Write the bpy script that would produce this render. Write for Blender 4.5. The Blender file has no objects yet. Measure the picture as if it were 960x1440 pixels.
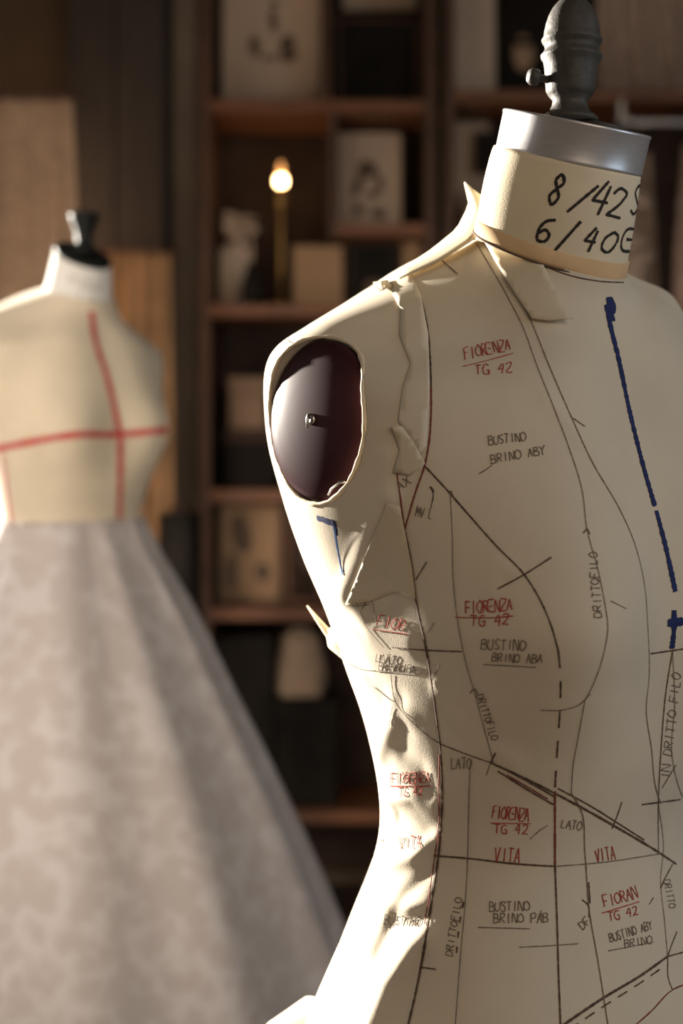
import bpy, bmesh, math, random
import numpy as np
from mathutils import Vector, Matrix
from mathutils.bvhtree import BVHTree
from mathutils.geometry import delaunay_2d_cdt
random.seed(7)
S = bpy.context.scene
COL = S.collection
PI = math.pi

# ------------------------------------------------------------------ camera
W, H, FPX = 960.0, 1440.0, 2000.0
ZC, V0 = 1.35, 620.0                      # eye height, horizon row
cd = bpy.data.cameras.new('camera'); cam = bpy.data.objects.new('camera', cd); COL.objects.link(cam)
cam.location = (0, 0, ZC); cam.rotation_euler = (PI/2, 0, 0)
cd.sensor_fit = 'HORIZONTAL'; cd.sensor_width = 24.0; cd.lens = 50.0
cd.shift_y = -(H/2 - V0) / W
cd.clip_start = 0.05
cd.dof.use_dof = True; cd.dof.focus_distance = 0.985; cd.dof.aperture_fstop = 3.6
S.camera = cam
S.view_settings.view_transform = 'Standard'
S.view_settings.look = 'None'
S.view_settings.exposure = 0.0
S.view_settings.gamma = 1.0
S.view_settings.use_curve_mapping = False

def at(u, v, y):
    return Vector(((u-480.0)/FPX*y, y, ZC-(v-V0)/FPX*y))
def ray(u, v):
    return Vector((0, 0, ZC)), at(u, v, 1.0) - Vector((0, 0, ZC))

# ------------------------------------------------------------------ materials
def lin(c):
    return tuple(((x/255.0)/12.92 if x/255.0 <= .04045 else ((x/255.0+.055)/1.055)**2.4) for x in c)
def mat(name, col, rough=.8, var=.12, scale=30.0, metallic=0.0, bump=0.0, bscale=400.0, trans=0.0,
        sheen=0.0, emit=None, estr=0.0, spec=.5, alpha_lace=False, stretch=None, coat=0.0):
    m = bpy.data.materials.new(name); m.use_nodes = True
    nt = m.node_tree; n = nt.nodes; L = nt.links
    p = n['Principled BSDF']; out = n['Material Output']
    p.inputs['Roughness'].default_value = rough
    p.inputs['Metallic'].default_value = metallic
    p.inputs['Specular IOR Level'].default_value = spec
    p.inputs['Coat Weight'].default_value = coat
    if sheen: p.inputs['Sheen Weight'].default_value = sheen
    tc = n.new('ShaderNodeTexCoord'); mp = n.new('ShaderNodeMapping')
    L.new(tc.outputs['Object'], mp.inputs['Vector'])
    if stretch: mp.inputs['Scale'].default_value = stretch
    nz = n.new('ShaderNodeTexNoise'); nz.inputs['Scale'].default_value = scale; nz.inputs['Detail'].default_value = 5
    L.new(mp.outputs['Vector'], nz.inputs['Vector'])
    cr = n.new('ShaderNodeValToRGB')
    c = np.array(col)
    cr.color_ramp.elements[0].color = (*np.clip(c*(1-var), 0, 1), 1); cr.color_ramp.elements[0].position = .3
    cr.color_ramp.elements[1].color = (*np.clip(c*(1+var), 0, 1), 1); cr.color_ramp.elements[1].position = .7
    L.new(nz.outputs['Fac'], cr.inputs['Fac'])
    L.new(cr.outputs['Color'], p.inputs['Base Color'])
    if bump:
        b = n.new('ShaderNodeBump'); b.inputs['Strength'].default_value = bump; b.inputs['Distance'].default_value = .002
        nb = n.new('ShaderNodeTexNoise'); nb.inputs['Scale'].default_value = bscale; nb.inputs['Detail'].default_value = 4
        L.new(mp.outputs['Vector'], nb.inputs['Vector'])
        L.new(nb.outputs['Fac'], b.inputs['Height']); L.new(b.outputs['Normal'], p.inputs['Normal'])
    if emit:
        p.inputs['Emission Color'].default_value = (*emit, 1); p.inputs['Emission Strength'].default_value = estr
    if trans:
        t = n.new('ShaderNodeBsdfTranslucent'); mx = n.new('ShaderNodeMixShader'); mx.inputs['Fac'].default_value = trans
        L.new(cr.outputs['Color'], t.inputs['Color'])
        L.new(p.outputs['BSDF'], mx.inputs[1]); L.new(t.outputs['BSDF'], mx.inputs[2])
        L.new(mx.outputs['Shader'], out.inputs['Surface'])
    return m

M = {}
M['muslin'] = mat('cream muslin', (.70, .61, .475), .9, .05, 14, bump=.10, bscale=900)
M['muslin_loose'] = mat('cream muslin loose pieces', (.80, .70, .52), .9, .05, 20, bump=.10, bscale=900, trans=.2)
M['neck'] = mat('yellowed neck cloth', (.80, .69, .50), .9, .05, 25, bump=.12, bscale=900)
M['neck_hem'] = mat('ochre neck hem', (.72, .49, .27), .9, .1, 40)
M['white_cloth'] = mat('white cotton', (.84, .82, .78), .9, .04, 20, bump=.12, bscale=700)
M['form2'] = mat('ecru linen', (.72, .62, .475), .9, .06, 18, bump=.15, bscale=500, sheen=.1)
M['plate'] = mat('dark purple lacquer', (.044, .016, .019), .42, .25, 12, spec=.05)
M['plate_edge'] = mat('dark gap', (.02, .012, .01), .8)
M['aluminium'] = mat('brushed aluminium', (.66, .65, .66), .34, .06, 60, metallic=.62, stretch=(1, 1, 14))
M['castmetal'] = mat('weathered cast metal', (.068, .060, .05), .6, .25, 90, metallic=.2, bump=.25, bscale=250)
M['steel'] = mat('worn steel', (.45, .43, .40), .35, .15, 80, metallic=1)
M['black_plastic'] = mat('black lacquer', (.010, .011, .010), .55, .2, 20, spec=.25)
M['ink'] = mat('brown black pencil', (.115, .072, .048), .9, .45, 160)
M['ink_thin'] = mat('grey pencil', (.24, .19, .14), .95, .3, 200)
M['ink_black'] = mat('black marker', (.022, .016, .014), .8, .2, 100)
M['ink_red'] = mat('red pencil', (.42, .065, .045), .9, .2, 200)
M['ink_redbrown'] = mat('red brown thread', (.22, .05, .035), .9, .2, 200)
M['ink_blue'] = mat('blue marker', (.007, .017, .10), .8, .25, 150)
M['ink_lightblue'] = mat('faded blue marker', (.10, .22, .50), .8, .3, 250)
M['red_tape'] = mat('red tape', (.55, .06, .06), .85, .1, 60)
M['wood'] = mat('dark walnut', (.085, .038, .019), .6, .35, 9, stretch=(1, 1, 6))
M['wood_warm'] = mat('reddish wood', (.19, .072, .028), .5, .3, 8, stretch=(1, 6, 6))
M['wall'] = mat('dark plaster', (.115, .078, .050), .9, .15, 3)
M['floor'] = mat('dark floorboards', (.05, .03, .02), .5, .3, 4, stretch=(6, 1, 1))
M['paper'] = mat('aged paper', (.60, .45, .33), .9, .06, 6)
M['paper_pale'] = mat('pale paper', (.66, .53, .41), .9, .06, 6)
M['kraft'] = mat('kraft card', (.40, .25, .14), .9, .10, 6)
M['sketch'] = mat('sepia ink', (.14, .095, .065), .9, .2, 40)
M['dark'] = mat('charcoal board', (.017, .014, .011), .8, .3, 10, spec=.12)
M['darkbrown'] = mat('dark brown leather', (.045, .026, .017), .7, .3, 14, spec=.2)
M['brass'] = mat('aged brass', (.45, .27, .10), .35, .2, 40, metallic=1)
M['grey_paint'] = mat('grey painted wood', (.25, .19, .145), .7, .15, 5)
M['linen_brown'] = mat('brown linen', (.46, .30, .19), .95, .12, 30, bump=.2, bscale=300)
M['bag'] = mat('oatmeal canvas', (.40, .29, .20), .95, .12, 30)
M['box_brown'] = mat('brown paperboard', (.22, .145, .095), .9, .12, 12)
M['gown'] = mat('faded rose tulle', (.58, .44, .34), .95, .15, 25, trans=.2, bump=.3, bscale=60)
M['bulb'] = mat('lit bulb', (1, .8, .5), .3, 0, 5, emit=(1, .62, .27), estr=26)
M['flame'] = mat('warm filament glass', (1, .6, .3), .3, 0, 5, emit=(1, .42, .12), estr=1.6)

def lace_material():
    m = bpy.data.materials.new('white lace over tulle'); m.use_nodes = True
    nt = m.node_tree; n = nt.nodes; L = nt.links; p = n['Principled BSDF']; out = n['Material Output']
    tc = n.new('ShaderNodeTexCoord')
    nz = n.new('ShaderNodeTexNoise'); nz.inputs['Scale'].default_value = 17; nz.inputs['Detail'].default_value = 4; nz.inputs['Distortion'].default_value = .8
    vo = n.new('ShaderNodeTexVoronoi'); vo.inputs['Scale'].default_value = 34
    L.new(tc.outputs['Object'], nz.inputs['Vector']); L.new(tc.outputs['Object'], vo.inputs['Vector'])
    mul = n.new('ShaderNodeMath'); mul.operation = 'MULTIPLY_ADD'; mul.inputs[1].default_value = .55; mul.inputs[2].default_value = -.1
    L.new(vo.outputs['Distance'], mul.inputs[0])
    ad = n.new('ShaderNodeMath'); ad.operation = 'ADD'
    L.new(mul.outputs[0], ad.inputs[0]); L.new(nz.outputs['Fac'], ad.inputs[1])
    cr = n.new('ShaderNodeValToRGB')
    cr.color_ramp.elements[0].position = .60; cr.color_ramp.elements[0].color = (.60, .535, .515, 1)
    cr.color_ramp.elements[1].position = .86; cr.color_ramp.elements[1].color = (.71, .655, .645, 1)
    L.new(ad.outputs[0], cr.inputs['Fac']); L.new(cr.outputs['Color'], p.inputs['Base Color'])
    b = n.new('ShaderNodeBump'); b.inputs['Strength'].default_value = .35; b.inputs['Distance'].default_value = .004
    L.new(ad.outputs[0], b.inputs['Height']); L.new(b.outputs['Normal'], p.inputs['Normal'])
    p.inputs['Roughness'].default_value = .9
    t = n.new('ShaderNodeBsdfTranslucent'); mx = n.new('ShaderNodeMixShader'); mx.inputs['Fac'].default_value = .15
    L.new(cr.outputs['Color'], t.inputs['Color'])
    L.new(p.outputs['BSDF'], mx.inputs[1]); L.new(t.outputs['BSDF'], mx.inputs[2]); L.new(mx.outputs['Shader'], out.inputs['Surface'])
    return m
M['lace'] = lace_material()

# ------------------------------------------------------------------ mesh helpers
def tag(o, label=None, cat=None, group=None, kind=None):
    if label: o['label'] = label
    if cat: o['category'] = cat
    if group: o['group'] = group
    if kind: o['kind'] = kind
    return o
def link(name, me, m, parent=None, smooth=True):
    o = bpy.data.objects.new(name, me); COL.objects.link(o)
    if m is not None and not me.materials:
        for k in (m if isinstance(m, (list, tuple)) else [m]): me.materials.append(k)
    if smooth:
        for p in me.polygons: p.use_smooth = True
    if parent is not None:
        o.parent = parent; o.matrix_parent_inverse = parent.matrix_world.inverted()
    return o
def mesh(name, verts, faces, m, parent=None, smooth=True, mids=None):
    me = bpy.data.meshes.new(name); me.from_pydata([tuple(v) for v in verts], [], [tuple(f) for f in faces]); me.update()
    o = link(name, me, m, parent, smooth)
    if mids:
        for p, k in zip(me.polygons, mids): p.material_index = k
    return o
def empty(name, loc, label, cat, group=None):
    o = bpy.data.objects.new(name, None); COL.objects.link(o); o.location = loc; o.empty_display_size = .05
    bpy.context.view_layer.update()
    return tag(o, label, cat, group)
class MB:
    """collects boxes, tubes and lathes into one mesh"""
    def __init__(s): s.v = []; s.f = []
    def add(s, v, f):
        k = len(s.v); s.v += [Vector(x) for x in v]; s.f += [tuple(i+k for i in q) for q in f]; return s
    def box(s, x0, x1, y0, y1, z0, z1):
        v = [(x, y, z) for z in (z0, z1) for y in (y0, y1) for x in (x0, x1)]
        return s.add(v, [(0, 2, 3, 1), (4, 5, 7, 6), (0, 1, 5, 4), (2, 6, 7, 3), (0, 4, 6, 2), (1, 3, 7, 5)])
    def obox(s, c, ax, ay, az):
        c, ax, ay, az = map(Vector, (c, ax, ay, az))
        v = [c+ax*i+ay*j+az*k for k in (-1, 1) for j in (-1, 1) for i in (-1, 1)]
        return s.add(v, [(0, 2, 3, 1), (4, 5, 7, 6), (0, 1, 5, 4), (2, 6, 7, 3), (0, 4, 6, 2), (1, 3, 7, 5)])
    def lathe(s, c, axis, prof, n=40, sx=1.0, sy=1.0):
        c = Vector(c); a = Vector(axis).normalized()
        e1 = a.orthogonal().normalized() if abs(a.z) < .8 else Vector((1, 0, 0)); e1 = (e1 - a*e1.dot(a)).normalized(); e2 = a.cross(e1)
        v = []; f = []
        for r, h in prof:
            for k in range(n):
                t = 2*PI*k/n; v.append(c + a*h + e1*(r*sx*math.cos(t)) + e2*(r*sy*math.sin(t)))
        for i in range(len(prof)-1):
            for k in range(n):
                f.append((i*n+k, i*n+(k+1) % n, (i+1)*n+(k+1) % n, (i+1)*n+k))
        f.append(tuple(range(n-1, -1, -1))); f.append(tuple((len(prof)-1)*n+k for k in range(n)))
        return s.add(v, f)
    def tube(s, pts, r, n=8, closed=False):
        pts = [Vector(p) for p in pts]; N = len(pts); v = []; f = []; prev = None
        for i, p in enumerate(pts):
            if closed: d = pts[(i+1) % N]-pts[i-1]
            else: d = pts[min(i+1, N-1)]-pts[max(i-1, 0)]
            d.normalize()
            e = d.orthogonal() if prev is None else prev-d*prev.dot(d)
            e.normalize(); prev = e; g = d.cross(e)
            rr = r[i] if isinstance(r, (list, tuple)) else r
            for k in range(n):
                t = 2*PI*k/n; v.append(p+e*rr*math.cos(t)+g*rr*math.sin(t))
        for i in range(N if closed else N-1):
            for k in range(n):
                j = (i+1) % N; f.append((i*n+k, i*n+(k+1) % n, j*n+(k+1) % n, j*n+k))
        if not closed:
            f.append(tuple(range(n-1, -1, -1))); f.append(tuple((N-1)*n+k for k in range(n)))
        return s.add(v, f)
    def build(s, name, m, parent=None, smooth=False, bevel=0.0):
        o = mesh(name, s.v, s.f, m, parent, smooth)
        if bevel:
            b = o.modifiers.new('bevel', 'BEVEL'); b.width = bevel; b.segments = 2; b.limit_method = 'ANGLE'
        return o

def herm(xk, Y, xq):
    """smooth interpolation of rows Y (len(xk), ...) at xq"""
    xk = np.asarray(xk, float); Y = np.asarray(Y, float); xq = np.asarray(xq, float)
    d = (Y[1:]-Y[:-1])/(xk[1:]-xk[:-1]).reshape(-1, *([1]*(Y.ndim-1)))
    m = np.empty_like(Y); m[0] = d[0]; m[-1] = d[-1]
    h = (xk[1:]-xk[:-1]).reshape(-1, *([1]*(Y.ndim-1)))
    m[1:-1] = (d[:-1]*h[1:]+d[1:]*h[:-1])/(h[1:]+h[:-1])
    i = np.clip(np.searchsorted(xk, xq, 'right')-1, 0, len(xk)-2)
    t = ((xq-xk[i])/(xk[i+1]-xk[i])).reshape(-1, *([1]*(Y.ndim-1))); hh = h[i]
    return ((2*t**3-3*t**2+1)*Y[i]+(t**3-2*t**2+t)*hh*m[i]+(-2*t**3+3*t**2)*Y[i+1]+(t**3-t**2)*hh*m[i+1])

# ------------------------------------------------------------------ the torso of a dress form
TH = [0, 30, 60, 85, 105, 125, 150, 180]
NECK_F, NECK_R = 3.9, 5.15                       # neck base: forward offset and radius, cm
ROWS = [  # z (one value or one per meridian), radius per meridian (cm)
 (80.0, [17.5, 18, 19, 19.5, 19.6, 19.2, 18, 17.5]),
 (90.7, [15, 15.5, 16.5, 16.9, 16.8, 16.3, 15.3, 15]),
 (98.8, [12, 12.4, 13.4, 13.6, 13.3, 12.9, 12.0, 11.5]),
 (105.5, [10.5, 10.9, 11.5, 11.5, 11.1, 10.6, 9.8, 9.0]),
 (113, [12.2, 13.0, 12.8, 12.3, 12.0, 11.5, 11, 10.2]),
 (118, [13.2, 15.3, 14.1, 13.3, 13.3, 13.2, 12.6, 11.5]),
 (122.5, [13.7, 16.8, 15.3, 14.3, 14.7, 14.8, 13.8, 12.5]),
 (126, [13.5, 16.3, 15.5, 15.2, 16.0, 16.3, 15.1, 13.2]),
 (130.7, [12.6, 14.4, 15.1, 16.8, 17.8, 17.9, 16.2, 14]),
 (136.5, [11.1, 12.6, 14.3, 17.4, 18.6, 19.2, 16.8, 14.4]),
 ([140.5, 140.0, 138.5, 138.8, 140.9, 141.2, 140.8, 140.5], [10.1, 11.5, 13.7, 17.0, 18.5, 18.9, 16.4, 14.2]),
 ([143.4, 142.7, 140.6, 140.4, 142.9, 143.7, 145.0, 146.0], [9.1, 9.9, 12.0, 15.2, 16.3, 16.0, 13.9, 12]),
 ([144.9, 144.5, 143.0, 143.4, 145.0, 146.2, 148.3, 149.3], [8.9, 8.9, 9.6, 11.2, 11.5, 11.2, 9.9, 8.6]),
]
FAR_Z = {10: [140.5, 140.8, 141.5, 142.8, 143.2, 142.6, 141, 140.5],      # the far shoulder sits higher
         11: [143.4, 143.8, 145.4, 147.0, 147.2, 146.8, 146, 146],
         12: [144.9, 145.2, 146.9, 148.4, 148.7, 148.8, 149, 149.3]}
def neck_rho(th):
    c = NECK_F*math.cos(th)
    return c + math.sqrt(NECK_R**2 - (NECK_F*math.sin(th))**2)
def neck_plane_z(f): return 146.5 + (NECK_F+NECK_R-f)*.44
def torso_grid(nth, nrow, rows=None, far=False):
    rows = rows or ROWS
    th_full = [-180+0]+[] 
    tk = [-t for t in TH[::-1]][:-1] + TH                       # -180 .. 180
    R = []; Z = []
    for ri, (z, r) in enumerate(rows):
        zz = [z]*len(TH) if not isinstance(z, list) else z
        zf = FAR_Z.get(ri, zz) if far else zz
        R.append(r[::-1][:-1]+r); Z.append(zf[::-1][:-1]+zz)
    nr = [neck_rho(math.radians(t)) for t in TH]
    nz = [neck_plane_z(q*math.cos(math.radians(t))) for q, t in zip(nr, TH)]
    R.append(nr[::-1][:-1]+nr); Z.append(nz[::-1][:-1]+nz)
    R = np.array(R).T; Z = np.array(Z).T                        # (theta, row)
    # make periodic by padding
    tkp = np.array([tk[-2]-360, *tk, tk[1]+360], float)
    pad = lambda A: np.vstack([A[-2:-1], A, A[1:2]])
    tq = np.linspace(-180, 180, nth, endpoint=False)
    Rf = herm(tkp, pad(R), tq); Zf = herm(tkp, pad(Z), tq)      # (nth, rows)
    mr = R.mean(0); mz = Z.mean(0)
    s = np.concatenate([[0], np.cumsum(np.hypot(np.diff(mr), np.diff(mz)))])
    sq = np.linspace(0, s[-1], nrow)
    Rq = herm(s, Rf.T, sq); Zq = herm(s, Zf.T, sq)              # (nrow, nth)
    return np.radians(tq), Rq, Zq
def torso_points(org, yaw, nth, nrow, sc=1.0, zmap=None, disp=None, far=0.0):
    th, R, Z = torso_grid(nth, nrow, far=far > 0)
    if disp is not None: R = R + disp(np.degrees(th)[None, :]+0*R, Z)
    F = np.array([math.sin(yaw), -math.cos(yaw)]); Rt = np.array([-math.cos(yaw), -math.sin(yaw)])
    f = R*np.cos(th)*.01*sc; r = R*np.sin(th)*.01*sc
    if far:                                       # the far side of this form is padded wider and its shoulder sits higher
        neg = np.clip(-r, 0, None); k = np.clip((Z-136)/8, 0, 1); k = k*k*(3-2*k)
        nk = np.clip((neg-.05)/.05, 0, 1)
        r = r-neg*far*(.35+.65*(1-k)*1.0)*np.clip((neg-.0)/.06, 0, 1)*(1-.0*nk)
    X = org[0]+f*F[0]+r*Rt[0]; Y = org[1]+f*F[1]+r*Rt[1]
    ZZ = Z*.01 if zmap is None else zmap(Z)*.01
    return np.stack([X, Y, ZZ], -1)
def grid_faces(nrow, nth):
    f = []
    for i in range(nrow-1):
        for k in range(nth):
            k2 = (k+1) % nth
            f.append((i*nth+k, i*nth+k2, (i+1)*nth+k2, (i+1)*nth+k))
    f.append(tuple(range(nth-1, -1, -1))); f.append(tuple((nrow-1)*nth+k for k in range(nth)))
    return f
def frame(yaw):
    return Vector((math.sin(yaw), -math.cos(yaw), 0)), Vector((-math.cos(yaw), -math.sin(yaw), 0))

YAW = math.radians(40); ORG = (.134, 1.084)
F1, R1 = frame(YAW)
def P1(f, r, z): return Vector((ORG[0], ORG[1], 0)) + F1*f*.01 + R1*r*.01 + Vector((0, 0, z*.01))

# undisturbed body, used to find where folds lie on it
NT, NR = 300, 330
base_pts = torso_points(ORG, YAW, NT, NR, far=.25)
bvh0 = BVHTree.FromPolygons([Vector(p) for p in base_pts.reshape(-1, 3)], grid_faces(NR, NT)[:-2])
def hit0(u, v):
    o, d = ray(u, v); p, nn, i, t = bvh0.ray_cast(o, d)
    return p
def tz(u, v):
    p = hit0(u, v)
    if p is None: return None
    q = p-Vector((ORG[0], ORG[1], 0)); return math.degrees(math.atan2(q.dot(R1), q.dot(F1))), p.z*100
# cloth folds: (line across the cloth, height in cm, half width in cm)
FOLDS = [
 ([(548, 700), (505, 790), (482, 842)], .22, .7),
 ([(490, 845), (520, 885), (575, 905)], .25, .9),
 ([(480, 900), (520, 955), (560, 985)], -.22, .9),
 ([(470, 880), (530, 930), (598, 960)], -.16, .7),
 ([(552, 985), (590, 1030), (660, 1062)], .17, .9),
 ([(555, 1015), (535, 1060), (525, 1110)], .30, .8),
 ([(545, 1125), (580, 1122), (612, 1135)], .26, .5),
 ([(560, 1150), (590, 1160), (608, 1170)], -.22, .7),
 ([(568, 1060), (590, 1080), (600, 1110)], -.20, 1.0),
 ([(545, 1215), (580, 1205), (612, 1180)], .30, .6),
 ([(600, 1230), (570, 1260), (545, 1300)], -.16, .6),
 ([(535, 1265), (560, 1275), (600, 1272)], .18, .5),
 ([(530, 1340), (550, 1300), (600, 1290)], -.25, .7),
 ([(520, 1440), (545, 1380), (600, 1310)], .30, .8),
 ([(560, 1440), (575, 1390), (592, 1350)], -.28, .7),
 ([(545, 640), (541, 660), (545, 700)], .22, .5),
 ([(720, 805), (700, 790), (690, 830)], .10, .5),
 ([(640, 1010), (680, 1050), (720, 1070)], .12, .8),
 ([(770, 560), (800, 600), (835, 640)], .10, .7),
 ([(860, 690), (890, 720), (930, 740)], .08, .7),
]
fold_tz = []
for pts, a, w in FOLDS:
    q = [tz(*p) for p in pts]; q = [x for x in q if x]
    if len(q) > 1: fold_tz.append((np.array(q), a, w))
def disp(th, z):
    D = np.zeros_like(z)
    for q, a, w in fold_tz:
        best = np.full(z.shape, 1e9)
        for (t0, z0), (t1, z1) in zip(q[:-1], q[1:]):
            k = .25                                            # about cm per degree
            ax, ay = (th-t0)*k, z-z0; bx, by = (t1-t0)*k, z1-z0
            s = np.clip((ax*bx+ay*by)/(bx*bx+by*by+1e-9), 0, 1)
            best = np.minimum(best, np.hypot(ax-s*bx, ay-s*by))
        D += a*np.exp(-(best/w)**2)
    return D
pts = torso_points(ORG, YAW, NT, NR, disp=disp, far=.25)
Vt = [Vector(p) for p in pts.reshape(-1, 3)]; Ft = grid_faces(NR, NT)

form = empty('dress_form', (ORG[0], ORG[1], 0), 'large cream muslin dress form covered in pencil pattern lines, with metal neck ring', 'dress form')
torso = mesh('torso', Vt, Ft, M['muslin'], form)
# armhole: a recess cut into the side of the form
AH = P1(-3.3, 17.3, 136.5)
an = (R1 + Vector((0, 0, .055)) + F1*.105).normalized()
lean = math.radians(8)
e_f = (F1 - an*F1.dot(an)).normalized(); e_u = an.cross(e_f); e_u = e_u if e_u.z > 0 else -e_u
a_v = (e_u*math.cos(lean) - e_f*math.sin(lean)).normalized(); a_h = (e_f*math.cos(lean)+e_u*math.sin(lean)).normalized()
AW, AHH = 5.2, 5.9
def oval(t, k=1.0, out=0.0): return AH + a_h*(AW*k*math.cos(t)*.01) + a_v*(AHH*k*math.sin(t)*.01) + an*(out*.01)
n = 96
cv = [oval(2*PI*k/n, 1, -1.3) for k in range(n)] + [oval(2*PI*k/n, 1, 6) for k in range(n)]
cf = [(k, (k+1) % n, n+(k+1) % n, n+k) for k in range(n)] + [tuple(range(n-1, -1, -1)), tuple(range(n, 2*n))]
cut = mesh('cutter', cv, cf, M['plate_edge'], None, False)
bm = bmesh.new(); bm.from_mesh(cut.data); bmesh.ops.recalc_face_normals(bm, faces=bm.faces); bm.to_mesh(cut.data); bm.free()
bm = bmesh.new(); bm.from_mesh(torso.data); bmesh.ops.recalc_face_normals(bm, faces=bm.faces); bm.to_mesh(torso.data); bm.free()
bo = torso.modifiers.new('cut', 'BOOLEAN'); bo.operation = 'DIFFERENCE'; bo.object = cut; bo.solver = 'EXACT'
bpy.context.view_layer.update()
me2 = bpy.data.meshes.new_from_object(torso.evaluated_get(bpy.context.evaluated_depsgraph_get()))
torso.modifiers.clear(); torso.data = me2; me2.name = 'torso'
bpy.data.objects.remove(cut)
me2.materials.clear(); me2.materials.append(M['muslin'])
for p in me2.polygons:
    p.material_index = 0
    p.use_smooth = len(p.vertices) < 20
bvh_t = BVHTree.FromPolygons([v.co.copy() for v in me2.vertices], [tuple(p.vertices) for p in me2.polygons])
bvh_full = BVHTree.FromPolygons(Vt, Ft)

rim_pts = []
for k in range(80):
    t = 2*PI*k/80
    p, nn, i, d = bvh_full.ray_cast(oval(t, 1.015, 8), -an)
    if p is None:
        p, nn, i, d = bvh_full.find_nearest(oval(t, 1.015, 0))
    rim_pts.append(p + nn*.0003)
rp = [sum((rim_pts[(i+j) % 80] for j in (-2, -1, 0, 1, 2)), Vector())/5 for i in range(80)]
rim = MB().tube(rp, [.0015+.0003*math.sin(i*.9)+.0003*math.sin(i*2.3) for i in range(80)], 10, True).build('armhole_edge', M['muslin_loose'], form, True)
# dark oval plate with a centre bolt
prof = [(1.0, -.5), (1.0, .0), (.97, .22), (.9, .42), (.75, .64), (.5, .84), (.25, .95), (.06, .97)]
v = []; f = []
for k_, o_ in prof:
    for k in range(64): v.append(oval(2*PI*k/64, .965*k_, o_-.74))
for i in range(len(prof)-1):
    for k in range(64): f.append((i*64+k, i*64+(k+1) % 64, (i+1)*64+(k+1) % 64, (i+1)*64+k))
f.append(tuple(range(63, -1, -1))); f.append(tuple((len(prof)-1)*64+k for k in range(64)))
plate = mesh('arm_plate', v, f, M['plate'], form)
tag(plate, 'dark purple oval arm plate set in the armhole')
bc = oval(0, 0, .23)
b_ = MB().lathe(bc, an, [(.0042, -.003), (.0042, .0012), (.0032, .0022), (.0012, .0022), (.0008, .0012)], 20)
b_.build('bolt', M['steel'], plate, True)
MB().tube([bc+an*.002+a_v*.0035, bc+an*.0035, bc+an*.004-a_v*.006], .0011, 8).build('wire_hook', M['steel'], plate, True)
qs = [oval(math.radians(-80), .93, -.2), oval(math.radians(-72), .90, .05), oval(math.radians(-62), .90, .0), oval(math.radians(-58), .94, -.2)]
MB().tube(qs, .0008, 6).build('staple', M['steel'], plate, True)

# ------------------------------------------------------------------ neck
NB, NTOP = P1(3.9, 0, 148.7), P1(5.1, 0, 155.6)
tilt = math.radians(17)
nax = (F1*math.sin(tilt)+Vector((0, 0, 1))*math.cos(tilt)).normalized()
nf = (F1 - nax*F1.dot(nax)).normalized(); nr_ = R1.copy()
NK = 96
def neck_ring(c, rad, ax, fwd, bulge=0.0):
    o = []
    for k in range(NK):
        t = 2*PI*k/NK
        rr = rad*(1+bulge*max(0, math.cos(t-math.radians(118)))**2)
        o.append(c+fwd*(rr*.01*math.cos(t))+nr_*(rr*.01*math.sin(t)))
    return o
ringc = NTOP                                   # centre of the ring's lower edge plane
base_ax = Vector((0, 0, 1))*math.cos(math.radians(25)) + F1*math.sin(math.radians(25))
base_f = (F1-base_ax*F1.dot(base_ax)).normalized()
v = []; f = []
levels = 22
for i in range(levels):
    s = i/(levels-1)
    c = NB.lerp(NTOP, s); fw = base_f.lerp(nf, s).normalized()
    rad = 5.25+.1*s+.10*math.sin(PI*s)
    rg = neck_ring(c, rad, None, fw, .15*(1-s)**.7+.045)
    rg = [p+Vector((0, 0, 1))*.0006*math.sin(7*k*2*PI/NK+3*s) for k, p in enumerate(rg)]
    v += rg
for i in range(levels-1):
    for k in range(NK): f.append((i*NK+k, i*NK+(k+1) % NK, (i+1)*NK+(k+1) % NK, (i+1)*NK+k))
f.append(tuple(range(NK-1, -1, -1))); f.append(tuple((levels-1)*NK+k for k in range(NK)))
neck = mesh('neck', v, f, M['neck'], form)
tag(neck, 'yellowed neck cloth with sizes handwritten in black')
bvh_n = BVHTree.FromPolygons([Vector(x) for x in v], f)
# ochre hem round the bottom of the neck
v = []; f = []
for i, (s, ex) in enumerate([(0.0, .0), (.0, .10), (.05, .13), (.16, .12), (.17, .0)]):
    c = NB.lerp(NTOP, s); fw = base_f.lerp(nf, s).normalized()
    v += [p+Vector((0, 0, .0)) for p in neck_ring(c, 5.25+.1*s+.10*math.sin(PI*s)+ex, None, fw, .15*(1-s)**.7+.045)]
for i in range(4):
    for k in range(NK): f.append((i*NK+k, i*NK+(k+1) % NK, (i+1)*NK+(k+1) % NK, (i+1)*NK+k))
hem = mesh('neck_hem', v, f, M['neck_hem'], form)
tag(hem, 'ochre folded hem at the foot of the neck')
fw = base_f
MB().tube([p+Vector((0, 0, .0006)) for p in neck_ring(NB, 5.25+.15, None, fw, .15+.045)], .0007, 6, True).build('hem_stitch', M['ink'], form, True)
# metal ring
RR = 5.42
prof = [(RR-.5, -.1), (RR, -.1), (RR+.03, 0), (RR, .12), (RR, 2.5), (RR+.05, 2.6), (RR+.04, 2.74), (RR-.1, 2.8), (RR-.3, 2.74), (RR-.35, 2.55), (.4, 2.5)]
ring = MB().lathe(ringc, nax, [(a*.01, b*.01) for a, b in prof], 96).build('neck_ring', M['aluminium'], form, True)
tag(ring, 'brushed aluminium neck ring')
bpy.context.view_layer.update()
ring.data.shade_auto_smooth(angle=math.radians(35)) if hasattr(ring.data, 'shade_auto_smooth') else None
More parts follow.
